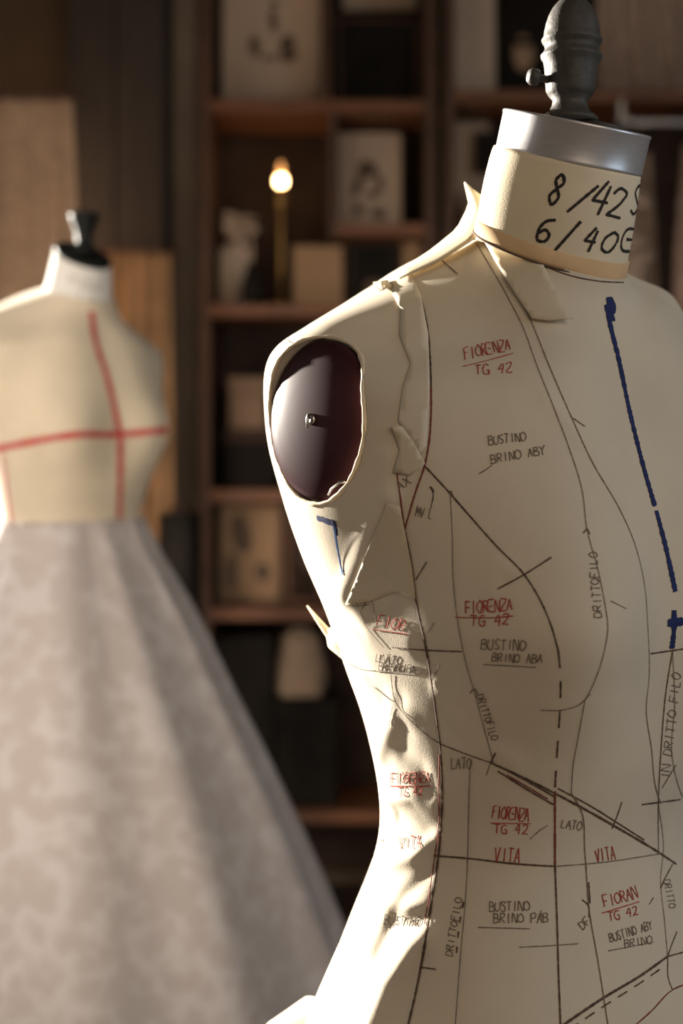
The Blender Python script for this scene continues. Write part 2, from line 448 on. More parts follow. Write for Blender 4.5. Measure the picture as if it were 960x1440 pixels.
# finial
fc = ringc + nax*.025 + Vector((-.005, 0, .003))
fax = (Vector((0, 0, 1)) + Vector((.03, 0, 0))).normalized()
prof = [(2.0, .0), (2.0, .25), (1.9, .42), (1.45, .75), (1.25, 1.2), (1.2, 1.6), (1.55, 2.0), (1.7, 2.3), (1.78, 3.2), (1.86, 4.0), (1.95, 4.5), (2.12, 4.75), (2.15, 4.95), (1.98, 5.15),
        (1.85, 5.45), (1.92, 5.75), (2.08, 5.95), (2.12, 6.1), (1.98, 6.35), (1.95, 6.7), (1.85, 7.3), (1.68, 7.9), (1.4, 8.5), (1.05, 8.95), (.6, 9.25), (.15, 9.35)]
fin = MB().lathe(fc, fax, [(a*.0104, b*.0098) for a, b in prof], 48).build('finial', M['castmetal'], form, True)
tag(fin, 'dark cast metal finial with a side thumbscrew')
sc0 = fc + fax*.028; sd = Vector((-1, -.25, .12)).normalized()
MB().lathe(sc0+sd*.012, sd, [(.0028, 0), (.0028, .013), (.0055, .0135), (.0062, .016), (.0062, .0185), (.0045, .021), (.001, .0215)], 20).build('thumbscrew', M['castmetal'], fin, True)
MB().lathe(ringc+nax*.025+F1*.012-R1*.012, nax, [(.016, 0), (.016, .002), (.012, .003), (.002, .003)], 28).build('base_washer', M['castmetal'], fin, True)
MB().lathe(ringc+nax*.025-F1*.008+R1*.024, nax, [(.003, 0), (.003, .006), (.001, .008)], 14).build('screw', M['steel'], ring, True)
# stand below the picture
MB().tube([Vector((ORG[0], ORG[1], .03)), Vector((ORG[0], ORG[1], .81))], .018, 20).build('pole', M['castmetal'], form, True)
MB().lathe((ORG[0], ORG[1], 0), (0, 0, 1), [(.2, 0), (.2, .015), (.17, .03), (.04, .045), (.02, .08)], 40).build('base', M['castmetal'], form, True)

# ------------------------------------------------------------------ marks drawn on the cloth
def smooth_poly(pts, step=3.0, curve=True):
    pts = np.array(pts, float)
    d = np.concatenate([[0], np.cumsum(np.hypot(*np.diff(pts, axis=0).T))])
    nq = max(2, int(d[-1]/step)+1)
    q = np.linspace(0, d[-1], nq)
    if len(pts) > 2 and curve: return herm(d, pts, q)
    return np.stack([np.interp(q, d, pts[:, 0]), np.interp(q, d, pts[:, 1])], -1)
class Marks:
    def __init__(s): s.v = []; s.f = []; s.m = []
    def stroke(s, pts, w, mi=0, bvh=None, lift=.0005, curve=True, step=3.0, dash=None, wob=.0, back=False):
        bvh = bvh or bvh_t
        P = smooth_poly(pts, step, curve); run = []; runs = []
        for i, (u, v) in enumerate(P):
            if dash and (i % (dash[0]+dash[1])) >= dash[0]:
                if len(run) > 1: runs.append(run)
                run = []; continue
            o, d = ray(u+random.uniform(-wob, wob), v+random.uniform(-wob, wob))
            p, nn, k, t = bvh.ray_cast(o, d)
            if p is None or (run and (p-run[-1][0]).length > .02):
                if len(run) > 1: runs.append(run)
                run = []
                if p is None: continue
            if nn.dot(d) > 0: nn = -nn
            run.append((p, nn))
        if len(run) > 1: runs.append(run)
        for r in runs:
            k0 = len(s.v); N = len(r)
            for i, (p, nn) in enumerate(r):
                t = r[min(i+1, N-1)][0]-r[max(i-1, 0)][0]
                if t.length < 1e-7: t = Vector((1, 0, 0))
                side = t.normalized().cross(nn).normalized()
                ww = w*.5*(1+random.uniform(-.22, .22))
                s.v += [p+nn*lift+side*ww, p+nn*(lift+.0002), p+nn*lift-side*ww]
            for i in range(N-1):
                a = k0+3*i; s.f += [(a, a+1, a+4, a+3), (a+1, a+2, a+5, a+4)]; s.m += [mi, mi]
        return s
    def text(s, txt, x, y, x2, y2, h, w, mi=0, bvh=None, slant=.14, jit=.08):
        L_ = math.hypot(x2-x, y2-y); ca, sa = (x2-x)/L_, (y2-y)/L_
        adv = L_/max(1, len(txt)); cw = adv*.78
        for i, ch in enumerate(txt):
            for st in FONT.get(ch, []):
                q = []
                for gx, gy in st:
                    a = i*adv + (gx/4.0+slant*gy/6.0)*cw + random.uniform(-jit, jit)*cw
                    b = gy/6.0*h + random.uniform(-jit, jit)*h
                    q.append((x+a*ca+b*sa, y+a*sa-b*ca))
                s.stroke(q, w, mi, bvh, curve=len(q) > 3, step=1.2)
        return s
    def build(s, name, mats, parent):
        o = mesh(name, s.v, s.f, mats, parent, False, s.m); return o
FONT = {
 'A': [[(0, 0), (2, 6), (4, 0)], [(.8, 2.2), (3.2, 2.2)]], 'B': [[(0, 0), (0, 6)], [(0, 6), (3, 5.6), (3, 3.6), (0, 3.2)], [(0, 3.2), (3.8, 2.6), (3.6, .4), (0, 0)]],
 'C': [[(4, 5.2), (2, 6), (.2, 3.5), (.8, .8), (2.4, 0), (4, .8)]], 'D': [[(0, 0), (0, 6)], [(0, 6), (3.2, 5.2), (4, 2.8), (2.6, .4), (0, 0)]],
 'E': [[(4, 6), (0, 6), (0, 0), (4, 0)], [(0, 3), (3, 3)]], 'F': [[(0, 0), (0, 6), (4, 6)], [(0, 3.2), (3, 3.2)]],
 'G': [[(4, 5.2), (2, 6), (.2, 3.5), (.8, .6), (3, 0), (4, 1.2)], [(4, 0), (4, 2.6), (2.4, 2.6)]], 'I': [[(2, 0), (2, 6)]], 'L': [[(.3, 6), (.3, 0), (3.6, 0)]],
 'M': [[(0, 0), (.4, 6), (2, 2.4), (3.6, 6), (4, 0)]], 'N': [[(0, 0), (0, 6), (4, 0), (4, 6)]], 'O': [[(2, 6), (.2, 4.5), (.3, 1.2), (2, 0), (3.8, 1.3), (3.8, 4.6), (2, 6)]],
 'R': [[(0, 0), (0, 6)], [(0, 6), (3.4, 5.6), (3.2, 3.6), (0, 3)], [(1.2, 3), (4, 0)]], 'S': [[(3.8, 5.2), (2, 6), (.4, 4.8), (2, 3.2), (3.7, 1.6), (2.2, 0), (.2, .8)]],
 'T': [[(0, 6), (4, 6)], [(2, 6), (2, 0)]], 'U': [[(0, 6), (0, 1.4), (2, 0), (4, 1.4), (4, 6)]], 'V': [[(0, 6), (2, 0), (4, 6)]], 'Y': [[(0, 6), (2, 3), (4, 6)], [(2, 3), (2, 0)]],
 'Z': [[(0, 6), (4, 6), (0, 0), (4, 0)]], 'H': [[(0, 0), (0, 6)], [(4, 0), (4, 6)], [(0, 3), (4, 3)]], 'P': [[(0, 0), (0, 6)], [(0, 6), (3.6, 5.6), (3.4, 3.4), (0, 3)]],
 '2': [[(.4, 4.8), (1.6, 6), (3.4, 5.4), (3, 3.6), (.2, .2)], [(.2, .2), (4, 0)]], '4': [[(2.4, 6), (.2, 2.2), (3.8, 2.2)], [(3.2, 5.2), (2.6, -.4)]],
 '8': [[(3.2, 5.2), (2, 6), (.8, 4.8), (2, 3.3), (3.4, 1.6), (2, 0), (.6, 1.4), (2, 3.3), (3.4, 4.6), (2.6, 5.9)]], '0': [[(2, 6), (.3, 3.6), (.8, .6), (2.2, 0), (3.8, 2.4), (3.4, 5.2), (2, 6)]],
 '6': [[(3.8, 5.9), (1.8, 5.2), (.3, 2.4), (1, .2), (3, .2), (3.6, 2), (2.2, 3), (.6, 2)]], '/': [[(0, -1), (4, 7)]], 'X': [[(0, 6), (4, 0)], [(4, 6), (0, 0)]],
}
# bold and fine construction lines
K = Marks(); PX = 1/FPX      # a pixel is about half a millimetre on the cloth
def ln(p, w=2.2, mi=0, **k): K.stroke(p, w*.85*PX, mi, **k)
ln([(577, 386), (590, 415), (600, 455), (605, 510), (606, 545)], 3)
ln([(606, 545), (606, 580), (602, 630), (597, 655), (585, 690), (569, 745)], 3, 2)
ln([(558, 665), (563, 700), (569, 745)], 2.6, 2)
ln([(597, 655), (588, 635), (582, 628)], 2)
ln([(569, 745), (578, 790), (586, 850), (598, 905), (607, 960), (614, 1010), (619, 1050), (622, 1100), (621, 1150), (617, 1200), (610, 1250), (602, 1300), (592, 1360), (584, 1400), (573, 1446)], 4.2)
ln([(618, 1060), (617, 1110), (617, 1160), (612, 1200), (605, 1250), (597, 1300)], 2.2, 2)
ln([(597, 655), (625, 685), (660, 725), (700, 770), (737, 808), (760, 845), (775, 880), (785, 915)], 2.6)
ln([(785, 915), (788, 950), (787, 1000), (783, 1060), (780, 1110)], 2.8, dash=(9, 5))
ln([(780, 1112), (780, 1160), (780, 1216)], 3.2, 2)
ln([(780, 1216), (783, 1300), (785, 1370), (788, 1446)], 2.8)
ln([(700, 828), (737, 808), (775, 784)], 2.6)
ln([(633, 690), (636, 750), (638, 820), (645, 880), (655, 930), (668, 975), (680, 1020), (695, 1075)], 1.5, 1)
ln([(665, 335), (690, 375), (715, 420), (735, 460), (755, 515), (775, 565), (798, 625), (818, 690), (825, 745), (840, 800), (850, 850), (854, 880), (848, 920), (830, 970), (822, 985)], 1.5, 1)
ln([(822, 985), (812, 1040), (805, 1080), (803, 1115)], 1.5, 1)
ln([(672, 332), (700, 370), (730, 415), (748, 455), (770, 510), (800, 580), (835, 655), (870, 715), (890, 760), (905, 820), (910, 880), (912, 950), (908, 1000), (915, 1050), (922, 1110), (928, 1130)], 1.8, 1)
ln([(620, 365), (632, 376), (644, 386)], 1.8)
ln([(610, 1203), (660, 1207), (720, 1214), (780, 1218)], 3); ln([(780, 1218), (850, 1212), (930, 1200)], 2.0, 1)
ln([(690, 1072), (740, 1095), (780, 1115), (830, 1142), (870, 1165), (920, 1195), (950, 1215)], 3.6)
ln([(700, 1076), (745, 1100), (780, 1120)], 3.0)
ln([(700, 1084), (742, 1110), (778, 1131)], 3.0)
ln([(712, 1089), (745, 1108), (770, 1123)], 2.0, 2)
ln([(784, 1108), (830, 1133), (868, 1157), (905, 1181)], 2.2)
ln([(690, 1072), (697, 1058)], 2.4); ln([(690, 1072), (684, 1090)], 1.6, 1)
ln([(874, 1127), (866, 1150), (860, 1165)], 2.4)
ln([(785, 1446), (850, 1402), (900, 1372), (938, 1345)], 4.0); ln([(800, 1448), (850, 1414), (900, 1382), (934, 1358)], 2.4, dash=(6, 3)); ln([(938, 1345), (975, 1335)], 2.6)
ln([(888, 1446), (915, 1422), (945, 1392), (975, 1380)], 2.0, 2)
ln([(938, 1345), (940, 1380), (945, 1392)], 2.0)
ln([(945, 915), (936, 970), (929, 1050), (925, 1130), (925, 1200)], 2.2); ln([(925, 1130), (932, 1190), (928, 1240), (933, 1290), (938, 1345)], 1.8, 1)
ln([(945, 1215), (932, 1240), (928, 1250)], 2.4); ln([(938, 1345), (945, 1325), (951, 1310)], 2)
ln([(945, 915), (948, 990), (944, 1060), (955, 1110), (975, 1150)], 1.5, 1)
ln([(902, 1131), (956, 1124)], 3); ln([(914, 919), (962, 912)], 2.8); ln([(930, 1108), (950, 1075)], 2.4)
ln([(640, 1446), (648, 1340), (655, 1260), (658, 1200), (660, 1110), (662, 1068)], 1.7, 1)
ln([(803, 1115), (815, 1135), (822, 1200), (828, 1280), (840, 1350), (855, 1446)], 2.0, 1)
ln([(552, 910), (600, 914), (650, 916)], 2.2); ln([(590, 1360), (613, 1363)], 2.2)
ln([(760, 998), (790, 998), (815, 990), (830, 975)], 1.8, 1); ln([(730, 1332), (785, 1329), (812, 1327)], 1.7, 1)
ln([(569, 745), (540, 800), (508, 858)], 1.7, 1); ln([(500, 845), (515, 880), (540, 910)], 1.4, 1); ln([(495, 852), (520, 850)], 1.3, 1); ln([(523, 842), (530, 880)], 1.2, 1)
ln([(550, 948), (556, 985), (585, 1020), (615, 1043), (645, 1056), (690, 1072)], 1.9)
ln([(552, 995), (547, 1020)], 1.4, 1); ln([(525, 965), (550, 985)], 1.4, 1)
ln([(480, 925), (505, 940), (530, 943)], 1.6, 1)
ln([(585, 815), (600, 790)], 1.8); ln([(601, 890), (610, 875)], 1.6); ln([(608, 955), (618, 934)], 1.6); ln([(638, 700), (634, 690)], 1.5)
ln([(606, 715), (608, 690), (604, 684)], 1.8); ln([(606, 684), (611, 692)], 1.5)
ln([(505, 413), (525, 402), (547, 394)], 2.6); ln([(577, 386), (600, 377), (625, 364), (650, 347), (667, 335)], 2.6)
ln([(497, 968), (508, 1000), (520, 1050), (530, 1110), (533, 1170)], 1.6, 2)
ln([(530, 1180), (540, 1182)], 2.4)
ln([(528, 1200), (510, 1245), (488, 1300), (466, 1360), (450, 1410), (444, 1446)], 1.6, 1)
ln([(525, 1205), (515, 1225)], 1.8, 1, dash=(3, 2)); ln([(652, 1268), (646, 1300), (642, 1340)], 2.6, 0, dash=(4, 3))
ln([(818, 1265), (826, 1272), (828, 1290)], 2.2); ln([(827, 1240), (829, 1270)], 2.6)
ln([(661, 975), (667, 968), (672, 976)], 1.5); ln([(820, 750), (825, 744), (829, 752)], 2.0)
ln([(745, 1180), (758, 1168), (770, 1160)], 1.5, 1); ln([(763, 1290), (760, 1280)], 1.5, 1); ln([(912, 1272), (918, 1262)], 1.5)
ln([(858, 845), (880, 856)], 1.3, 1); ln([(805, 588), (822, 600)], 1.6, 1)
ln([(716, 350), (760, 372), (800, 387), (850, 396), (876, 397)], 1.8)
ln([(402, 478), (412, 483), (425, 482)], 1.2, 0)
K.build('pencil_line', [M['ink'], M['ink_thin'], M['ink_redbrown']], torso)

rw, gw = 1.6*PX, 1.4*PX
M['ink_grey'] = mat('grey handwriting', (.20, .155, .12), .95, .3, 200)
def inscription(lines, unders, m, w):
    t = Marks()
    for q in lines: t.text(*q, w, 0)
    for q in unders: t.stroke(q, 1.4*PX, 0)
    if t.v: t.build('lettering', [M[m]], torso)
for L_, U_ in [
  ([('FIORENZA', 654, 506, 720, 492, 16), ('TG 42', 668, 528, 722, 523, 14)], [[(650, 516), (690, 506), (722, 497)]]),
  ([('FIORENZA', 655, 863, 722, 858, 17), ('TG 42', 662, 881, 718, 877, 15)], [[(640, 868), (700, 868), (722, 866)]]),
  ([('FIOR', 530, 880, 570, 888, 16)], [[(525, 885), (575, 892)]]),
  ([('FIORENZA', 550, 1102, 606, 1100, 15), ('TG 42', 560, 1120, 596, 1118, 13)], [[(548, 1105), (608, 1105)]]),
  ([('FIORENZA', 692, 1150, 744, 1154, 18), ('TG 42', 694, 1172, 744, 1172, 13)], [[(690, 1157), (746, 1158)]]),
  ([('VITA', 695, 1212, 732, 1214, 21)], []), ([('VITA', 838, 1212, 866, 1207, 18)], []), ([('VITA', 562, 1194, 594, 1192, 17)], []),
  ([('FIORAN', 850, 1276, 898, 1262, 17), ('TG 42', 856, 1296, 898, 1286, 13)], [[(846, 1284), (898, 1268)]])]:
    inscription(L_, U_, 'ink_red', rw)
for L_, U_ in [
  ([('BUSTINO', 687, 626, 740, 620, 13), ('BRINO ABY', 691, 652, 768, 638, 12)], [[(674, 666), (684, 660), (692, 654)]]),
  ([('BUSTINO', 677, 913, 740, 914, 14), ('BRINO ABA', 692, 930, 764, 932, 12)], [[(680, 934), (720, 936), (754, 938)]]),
  ([('LATO', 528, 930, 558, 932, 11), ('BRINO ABA', 533, 942, 584, 945, 11)], [[(530, 944), (584, 947)]]),
  ([('BUSTINO', 688, 1282, 745, 1281, 14), ('BRINO PAB', 694, 1298, 772, 1297, 13)], [[(672, 1304), (745, 1306)]]),
  ([('BUSTINO ABY', 858, 1325, 918, 1306, 12), ('BRINO', 878, 1333, 918, 1326, 11)], [[(855, 1337), (918, 1325)]]),
  ([('BUSTINO', 540, 1300, 592, 1303, 14)], []), ([('DRITTOFILO', 670, 978, 692, 1042, 10)], []), ([('DRITTOFILO', 846, 868, 838, 775, 11)], []),
  ([('IN DRITTO FILO', 940, 1095, 957, 945, 12)], []), ([('DRITTO', 932, 1238, 940, 1278, 10)], []), ([('DRITTOFILO', 636, 1345, 650, 1262, 10)], []),
  ([('LATO', 634, 1080, 664, 1080, 15)], []), ([('LATO', 788, 1164, 818, 1168, 13)], []), ([('MV L', 584, 726, 608, 730, 14)], []), ([('AX', 562, 690, 580, 678, 13)], []), ([('DF', 820, 1308, 832, 1296, 12)], [])]:
    inscription(L_, U_, 'ink_grey', gw)

B = Marks()
B.stroke([(852, 424), (858, 424), (861, 432), (858, 442), (860, 452)], 13*PX, 0, lift=.0007); B.stroke([(852, 428), (857, 455), (868, 500), (885, 580), (905, 660), (920, 712)], 9*PX, 0)
B.stroke([(922, 718), (935, 768), (949, 832)], 8.5*PX, 0); B.stroke([(947, 858), (947, 885), (944, 912)], 9*PX, 0); B.stroke([(938, 876), (975, 872)], 11*PX, 0)
B.build('blue_marker_line', [M['ink_blue']], torso)['label'] = 'dark blue marker line down the centre front'
B = Marks()
B.stroke([(446, 728), (458, 732), (471, 737)], 9*PX, 0); B.stroke([(468, 732), (472, 742), (473, 752)], 8*PX, 0); B.stroke([(470, 740), (475, 770), (482, 808)], 4.5*PX, 1)
B.stroke([(468, 735), (473, 765), (480, 800)], 2*PX, 0)
B.build('blue_armhole_mark', [M['ink_blue'], M['ink_lightblue']], torso)['label'] = 'short blue marker stroke below the armhole'
N_ = Marks()
for ch, x0, y0, x1, y1, h in [('8', 766, 286, 788, 291, 44), ('/', 800, 292, 826, 300, 36), ('4', 826, 297, 856, 302, 46), ('2', 850, 303, 878, 307, 40), ('S', 884, 300, 897, 302, 40),
                              ('6', 750, 338, 776, 342, 34), ('/', 781, 348, 808, 352, 36), ('4', 816, 350, 838, 354, 34), ('0', 841, 353, 866, 357, 30), ('E', 876, 352, 888, 354, 32)]:
    N_.text(ch, x0, y0, x1, y1, h, 4.2*PX, 0, bvh_n, slant=.35, jit=.02)
N_.build('handwritten_size', [M['ink_black']], neck)

# ------------------------------------------------------------------ loose cloth pieces pinned to the form
def patch(name, poly, m, parent, lift=.0016, tip=None, thick=.0009, step=9.0, bvh=None, label=None, wav=.0006):
    """a piece of cloth cut to an outline that lies on the body; tip = [(point, radius, extra lift)] raises corners"""
    bvh = bvh or bvh_full
    poly = np.array(poly, float); bd = []
    for i in range(len(poly)):
        a, b = poly[i], poly[(i+1) % len(poly)]; k = max(1, int(np.hypot(*(b-a))/step))
        bd += [a+(b-a)*j/k for j in range(k)]
    nb = len(bd); P = [Vector(p) for p in bd]
    x0, y0 = poly.min(0); x1, y1 = poly.max(0)
    def inside(p):
        c = False; j = len(poly)-1
        for i in range(len(poly)):
            if (poly[i][1] > p[1]) != (poly[j][1] > p[1]) and p[0] < (poly[j][0]-poly[i][0])*(p[1]-poly[i][1])/(poly[j][1]-poly[i][1])+poly[i][0]: c = not c
            j = i
        return c
    y = y0+step/2
    while y < y1:
        x = x0+step/2
        while x < x1:
            if inside((x, y)) and min(math.hypot(x-q[0], y-q[1]) for q in bd) > step*.4: P.append(Vector((x, y)))
            x += step
        y += step
    vo, eo, fo, *_ = delaunay_2d_cdt(P, [(i, (i+1) % nb) for i in range(nb)], [], 1, 1e-4)
    V = []; ok = []
    for p in vo:
        o, d = ray(p.x, p.y); h, nn, i, t = bvh.ray_cast(o, d)
        if h is None:
            h, nn, i, t = bvh.find_nearest(o+d*1.05)
        if nn.dot(d) > 0: nn = -nn
        L_ = lift+wav*math.sin(p.x*.12+p.y*.07)
        for (tx, ty), r, ex in (tip or []):
            q = max(0, 1-math.hypot(p.x-tx, p.y-ty)/r); L_ += ex*q*q
        V.append(h+nn*L_)
    o = mesh(name, V, [tuple(q) for q in fo], m, parent)
    bm = bmesh.new(); bm.from_mesh(o.data); bmesh.ops.recalc_face_normals(bm, faces=bm.faces)
    for fc_ in bm.faces: pass
    bm.to_mesh(o.data); bm.free()
    so = o.modifiers.new('thickness', 'SOLIDIFY'); so.thickness = thick; so.offset = 0
    if label: o['label'] = label
    return o
patch('seam_allowance', [(541, 392), (552, 386), (578, 386), (592, 415), (602, 470), (604, 540), (600, 625), (592, 640), (575, 615), (560, 592), (566, 545), (577, 512), (562, 472), (563, 435)],
      M['muslin'], form, .0007, wav=.0002, thick=.0006, label='folded seam allowance edge in front of the armhole')
patch('fabric_tab', [(524, 388), (543, 383), (547, 398), (527, 402)], M['muslin_loose'], form, .003, label='small folded fabric tab on the shoulder seam')
patch('fabric_tab', [(552, 598), (566, 600), (582, 622), (598, 652), (578, 668), (553, 664), (562, 632)], M['muslin_loose'], form, .0013, [((552, 598), 30, .003)], wav=.0003, label='small pointed fabric tab in front of the armhole')
patch('collar_flap', [(676, 326), (700, 340), (730, 358), (764, 374), (782, 415), (797, 457), (770, 456), (748, 452), (722, 410), (698, 370)], M['muslin_loose'], form, .003, [((797, 457), 60, .005)], wav=.0002,
      label='cream triangular collar flap lying open on the chest')
patch('side_panel', [(545, 706), (562, 712), (570, 748), (580, 800), (585, 842), (555, 832), (520, 845), (486, 850), (510, 790)], M['muslin_loose'], form, .0007, wav=.0002, thick=.0006, label='cream side panel piece below the armhole')
# stand-up collar edge at the shoulder neck point
def sheet(name, A, Bq, m, parent, bow, thick=.0012, nu=14, nv=8, label=None):
    """a thin bowed strip between two edges"""
    A = [Vector(a) for a in A]; Bq = [Vector(b) for b in Bq]
    def ev(L_, t):
        k = t*(len(L_)-1); i = min(int(k), len(L_)-2); return L_[i].lerp(L_[i+1], k-i)
    V = []
    for i in range(nu):
        for j in range(nv):
            t, s = i/(nu-1), j/(nv-1); p = ev(A, t).lerp(ev(Bq, t), s); V.append(p+Vector(bow)*math.sin(PI*s)*math.sin(PI*(.15+.7*t)))
    Fq = [(i*nv+j, i*nv+j+1, (i+1)*nv+j+1, (i+1)*nv+j) for i in range(nu-1) for j in range(nv-1)]
    o = mesh(name, V, Fq, m, parent)
    so = o.modifiers.new('thickness', 'SOLIDIFY'); so.thickness = thick; so.offset = 0
    if label: o['label'] = label
    return o
sheet('stand_collar', [at(653, 256, 1.105), at(660, 288, 1.10), at(643, 322, 1.095), at(606, 352, 1.085), at(556, 384, 1.08)],
      [at(684, 280, 1.085), at(684, 312, 1.06), at(668, 335, 1.046), at(622, 365, 1.05), at(562, 392, 1.06)], M['muslin_loose'], form, (-.003, -.004, 0), .001, label='stand-up collar point at the neck side')
sheet('stand_collar', [at(668, 336, 1.046), at(684, 318, 1.060), at(690, 300, 1.075)],
      [at(716, 352, 1.012), at(708, 330, 1.024), at(692, 298, 1.07)], M['muslin_loose'], form, (-.002, -.003, 0), .001, label='white collar fold against the neck')
# frayed loose tag at the back of the side seam
tag_pts = [at(432, 852, 1.10), at(450, 876, 1.09), at(463, 892, 1.08), at(472, 905, 1.075), at(486, 918, 1.065)]
MB().tube(tag_pts, [.0006, .0022, .0034, .0040, .0020], 10).build('loose_thread_tag', M['muslin_loose'], form, True)
sheet('seam_tab', [at(458, 888, 1.085), at(462, 910, 1.08), at(484, 928, 1.07)], [at(476, 878, 1.07), at(488, 900, 1.055), at(496, 920, 1.05)], M['muslin_loose'], form, (-.003, -.003, 0), .001)
# flared hem at the hip, behind
sheet('hip_flare', [at(446, 1402, 1.10), at(448, 1440, 1.10), at(450, 1490, 1.11)], [at(424, 1408, 1.16), at(378, 1438, 1.17), at(330, 1490, 1.17)], M['muslin_loose'], form, (-.004, -.004, .006), .001, label='flared cloth hem at the hip')

# ------------------------------------------------------------------ second dress form and the lace skirt
YAW2 = math.radians(43); O2 = (-.438, 2.27)
F2, R2 = frame(YAW2)
def zmap2(Z): return 136.2+(Z-122.5)*.84
def P2(f, r, z): return Vector((O2[0], O2[1], 0))+F2*f*.01+R2*r*.01+Vector((0, 0, z*.01))
p2 = torso_points(O2, YAW2, 120, 120, zmap=zmap2)
form2 = empty('dress_form', (O2[0], O2[1], 0), 'plain ecru dress form with red cross tapes, wearing a white skirt', 'dress form')
V2 = [Vector(p) for p in p2.reshape(-1, 3)]; G2 = grid_faces(120, 120)
torso2 = mesh('torso', V2, G2, M['form2'], form2)
bvh2 = BVHTree.FromPolygons(V2, G2)
NB2, NT2 = P2(3.2, 0, 156.4), P2(4.7, 0, 164.0)
ax2 = (F2*math.sin(math.radians(30))+Vector((0, 0, 1))*math.cos(math.radians(30))).normalized(); f2 = (F2-ax2*F2.dot(ax2)).normalized()
v = []; f = []
for i in range(12):
    s = i/11; c = NB2.lerp(NT2, s); rad = (5.5-.95*s+.25*(1-s)**4)*.01
    for k in range(64):
        t = 2*PI*k/64; v.append(c+f2*rad*math.cos(t)+R2*rad*math.sin(t))
for i in range(11):
    for k in range(64): f.append((i*64+k, i*64+(k+1) % 64, (i+1)*64+(k+1) % 64, (i+1)*64+k))
f.append(tuple(range(63, -1, -1))); f.append(tuple(11*64+k for k in range(64)))
neck2 = mesh('neck', v, f, M['white_cloth'], form2); tag(neck2, 'white cloth neck with faint lettering')
bn2 = BVHTree.FromPolygons([Vector(x) for x in v], f)
MB().lathe(NT2, ax2, [(.0462, -.001), (.0462, .004), (.042, .006), (.006, .007)], 48).build('neck_cap', M['black_plastic'], form2, True)
f2c = NT2+ax2*.006
MB().lathe(f2c, (0.01, 0, 1), [(.022, 0), (.020, .006), (.013, .012), (.0125, .022), (.015, .034), (.019, .046), (.023, .055), (.0235, .060), (.019, .063), (.006, .0635)], 32).build('finial', M['black_plastic'], form2, True)
MB().lathe(f2c+Vector((-.016, -.004, .056)), (-1, -.2, .1), [(.005, 0), (.005, .004), (.001, .006)], 14).build('thumbscrew', M['steel'], form2, True)
tp = Marks()
def tape2(p, w): tp.stroke(p, w, 0, bvh2, lift=.001)
tape2([(128, 438), (134, 480), (150, 530), (162, 580), (168, 612), (169, 660), (166, 760)], .0095)
tape2([(-20, 634), (10, 628), (60, 618), (110, 611), (168, 611), (210, 607), (244, 604)], .0095)
tape2([(4, 640), (10, 690), (20, 760)], .005)
tp.build('red_tape', [M['red_tape']], torso2)
nt2 = Marks()
gmat = mat('faint grey print', (.42, .40, .38), .9)
nt2.text('PIOUR', 95, 398, 142, 412, 11, .0016, 0, bn2); nt2.text('LIT BU', 88, 420, 142, 432, 11, .0016, 0, bn2)
nt2.build('neck_print', [gmat], neck2)
MB().tube([P2(0, 0, 3), P2(0, 0, 103)], .018, 16).build('pole', M['black_plastic'], form2, True)
MB().lathe((O2[0], O2[1], 0), (0, 0, 1), [(.2, 0), (.2, .015), (.17, .03), (.04, .045), (.02, .08)], 32).build('base', M['black_plastic'], form2, True)

# skirt
skz = [1.226, 1.215, 1.18, 1.09, .936, .67, .35, .02]
skr = [.118, .122, .140, .193, .268, .392, .520, .640]
def skirt():
    nth, nrow = 320, 90
    zq = np.linspace(1.226, .02, nrow); rq = herm(np.array(skz)[::-1], np.array(skr)[::-1], zq)
    folds = []
    rnd = random.Random(5)
    for k in range(17): folds.append((2*PI*k/17+rnd.uniform(-.12, .12), rnd.uniform(.6, 1.25), rnd.uniform(.09, .15)))
    v = []
    for z, r in zip(zq, rq):
        s = (1.226-z)/1.2
        amp = .006+.062*s
        for k in range(nth):
            t = 2*PI*k/nth; d = 0
            for a, h, w in folds:
                q = (t-a+PI) % (2*PI)-PI; d += h*math.exp(-(q/w)**2)
            d += .06*math.sin(38*t)*max(0, 1-4*s)
            rr = r+amp*(d-.62)*.62
            ell = 1-.14*max(0, 1-3.2*s)*abs(math.cos(t))**2       # oval at the waist
            v.append(Vector((O2[0], O2[1], z))+F2*(rr*ell*math.cos(t)+.006)+R2*(rr*math.sin(t)))
    f = []
    for i in range(nrow-1):
        for k in range(nth): f.append((i*nth+k, (i+1)*nth+k, (i+1)*nth+(k+1) % nth, i*nth+(k+1) % nth))
    o = mesh('skirt', v, f, M['lace'])
    so = o.modifiers.new('thickness', 'SOLIDIFY'); so.thickness = .003; so.offset = -1
    tag(o, 'full white lace ball gown skirt hanging from the waist of the plain dress form', 'skirt')
skirt()

# ------------------------------------------------------------------ room
YW = 4.34
def struct(name, mb, m, **k):
    o = mb.build(name, m, None, **k); o['kind'] = 'structure'; return o
struct('wall_back', MB().box(-1.6, 2.8, YW, YW+.1, 0, 3.2), M['wall'])
struct('floor', MB().box(-2.8, 2.8, -2.5, YW+.1, -.06, 0), M['floor'])
struct('trim_1', MB().box(*(sorted((at(243, 0, 4.15).x, at(278, 0, 4.15).x))), 4.13, YW, 0, 3.1), M['grey_paint'])

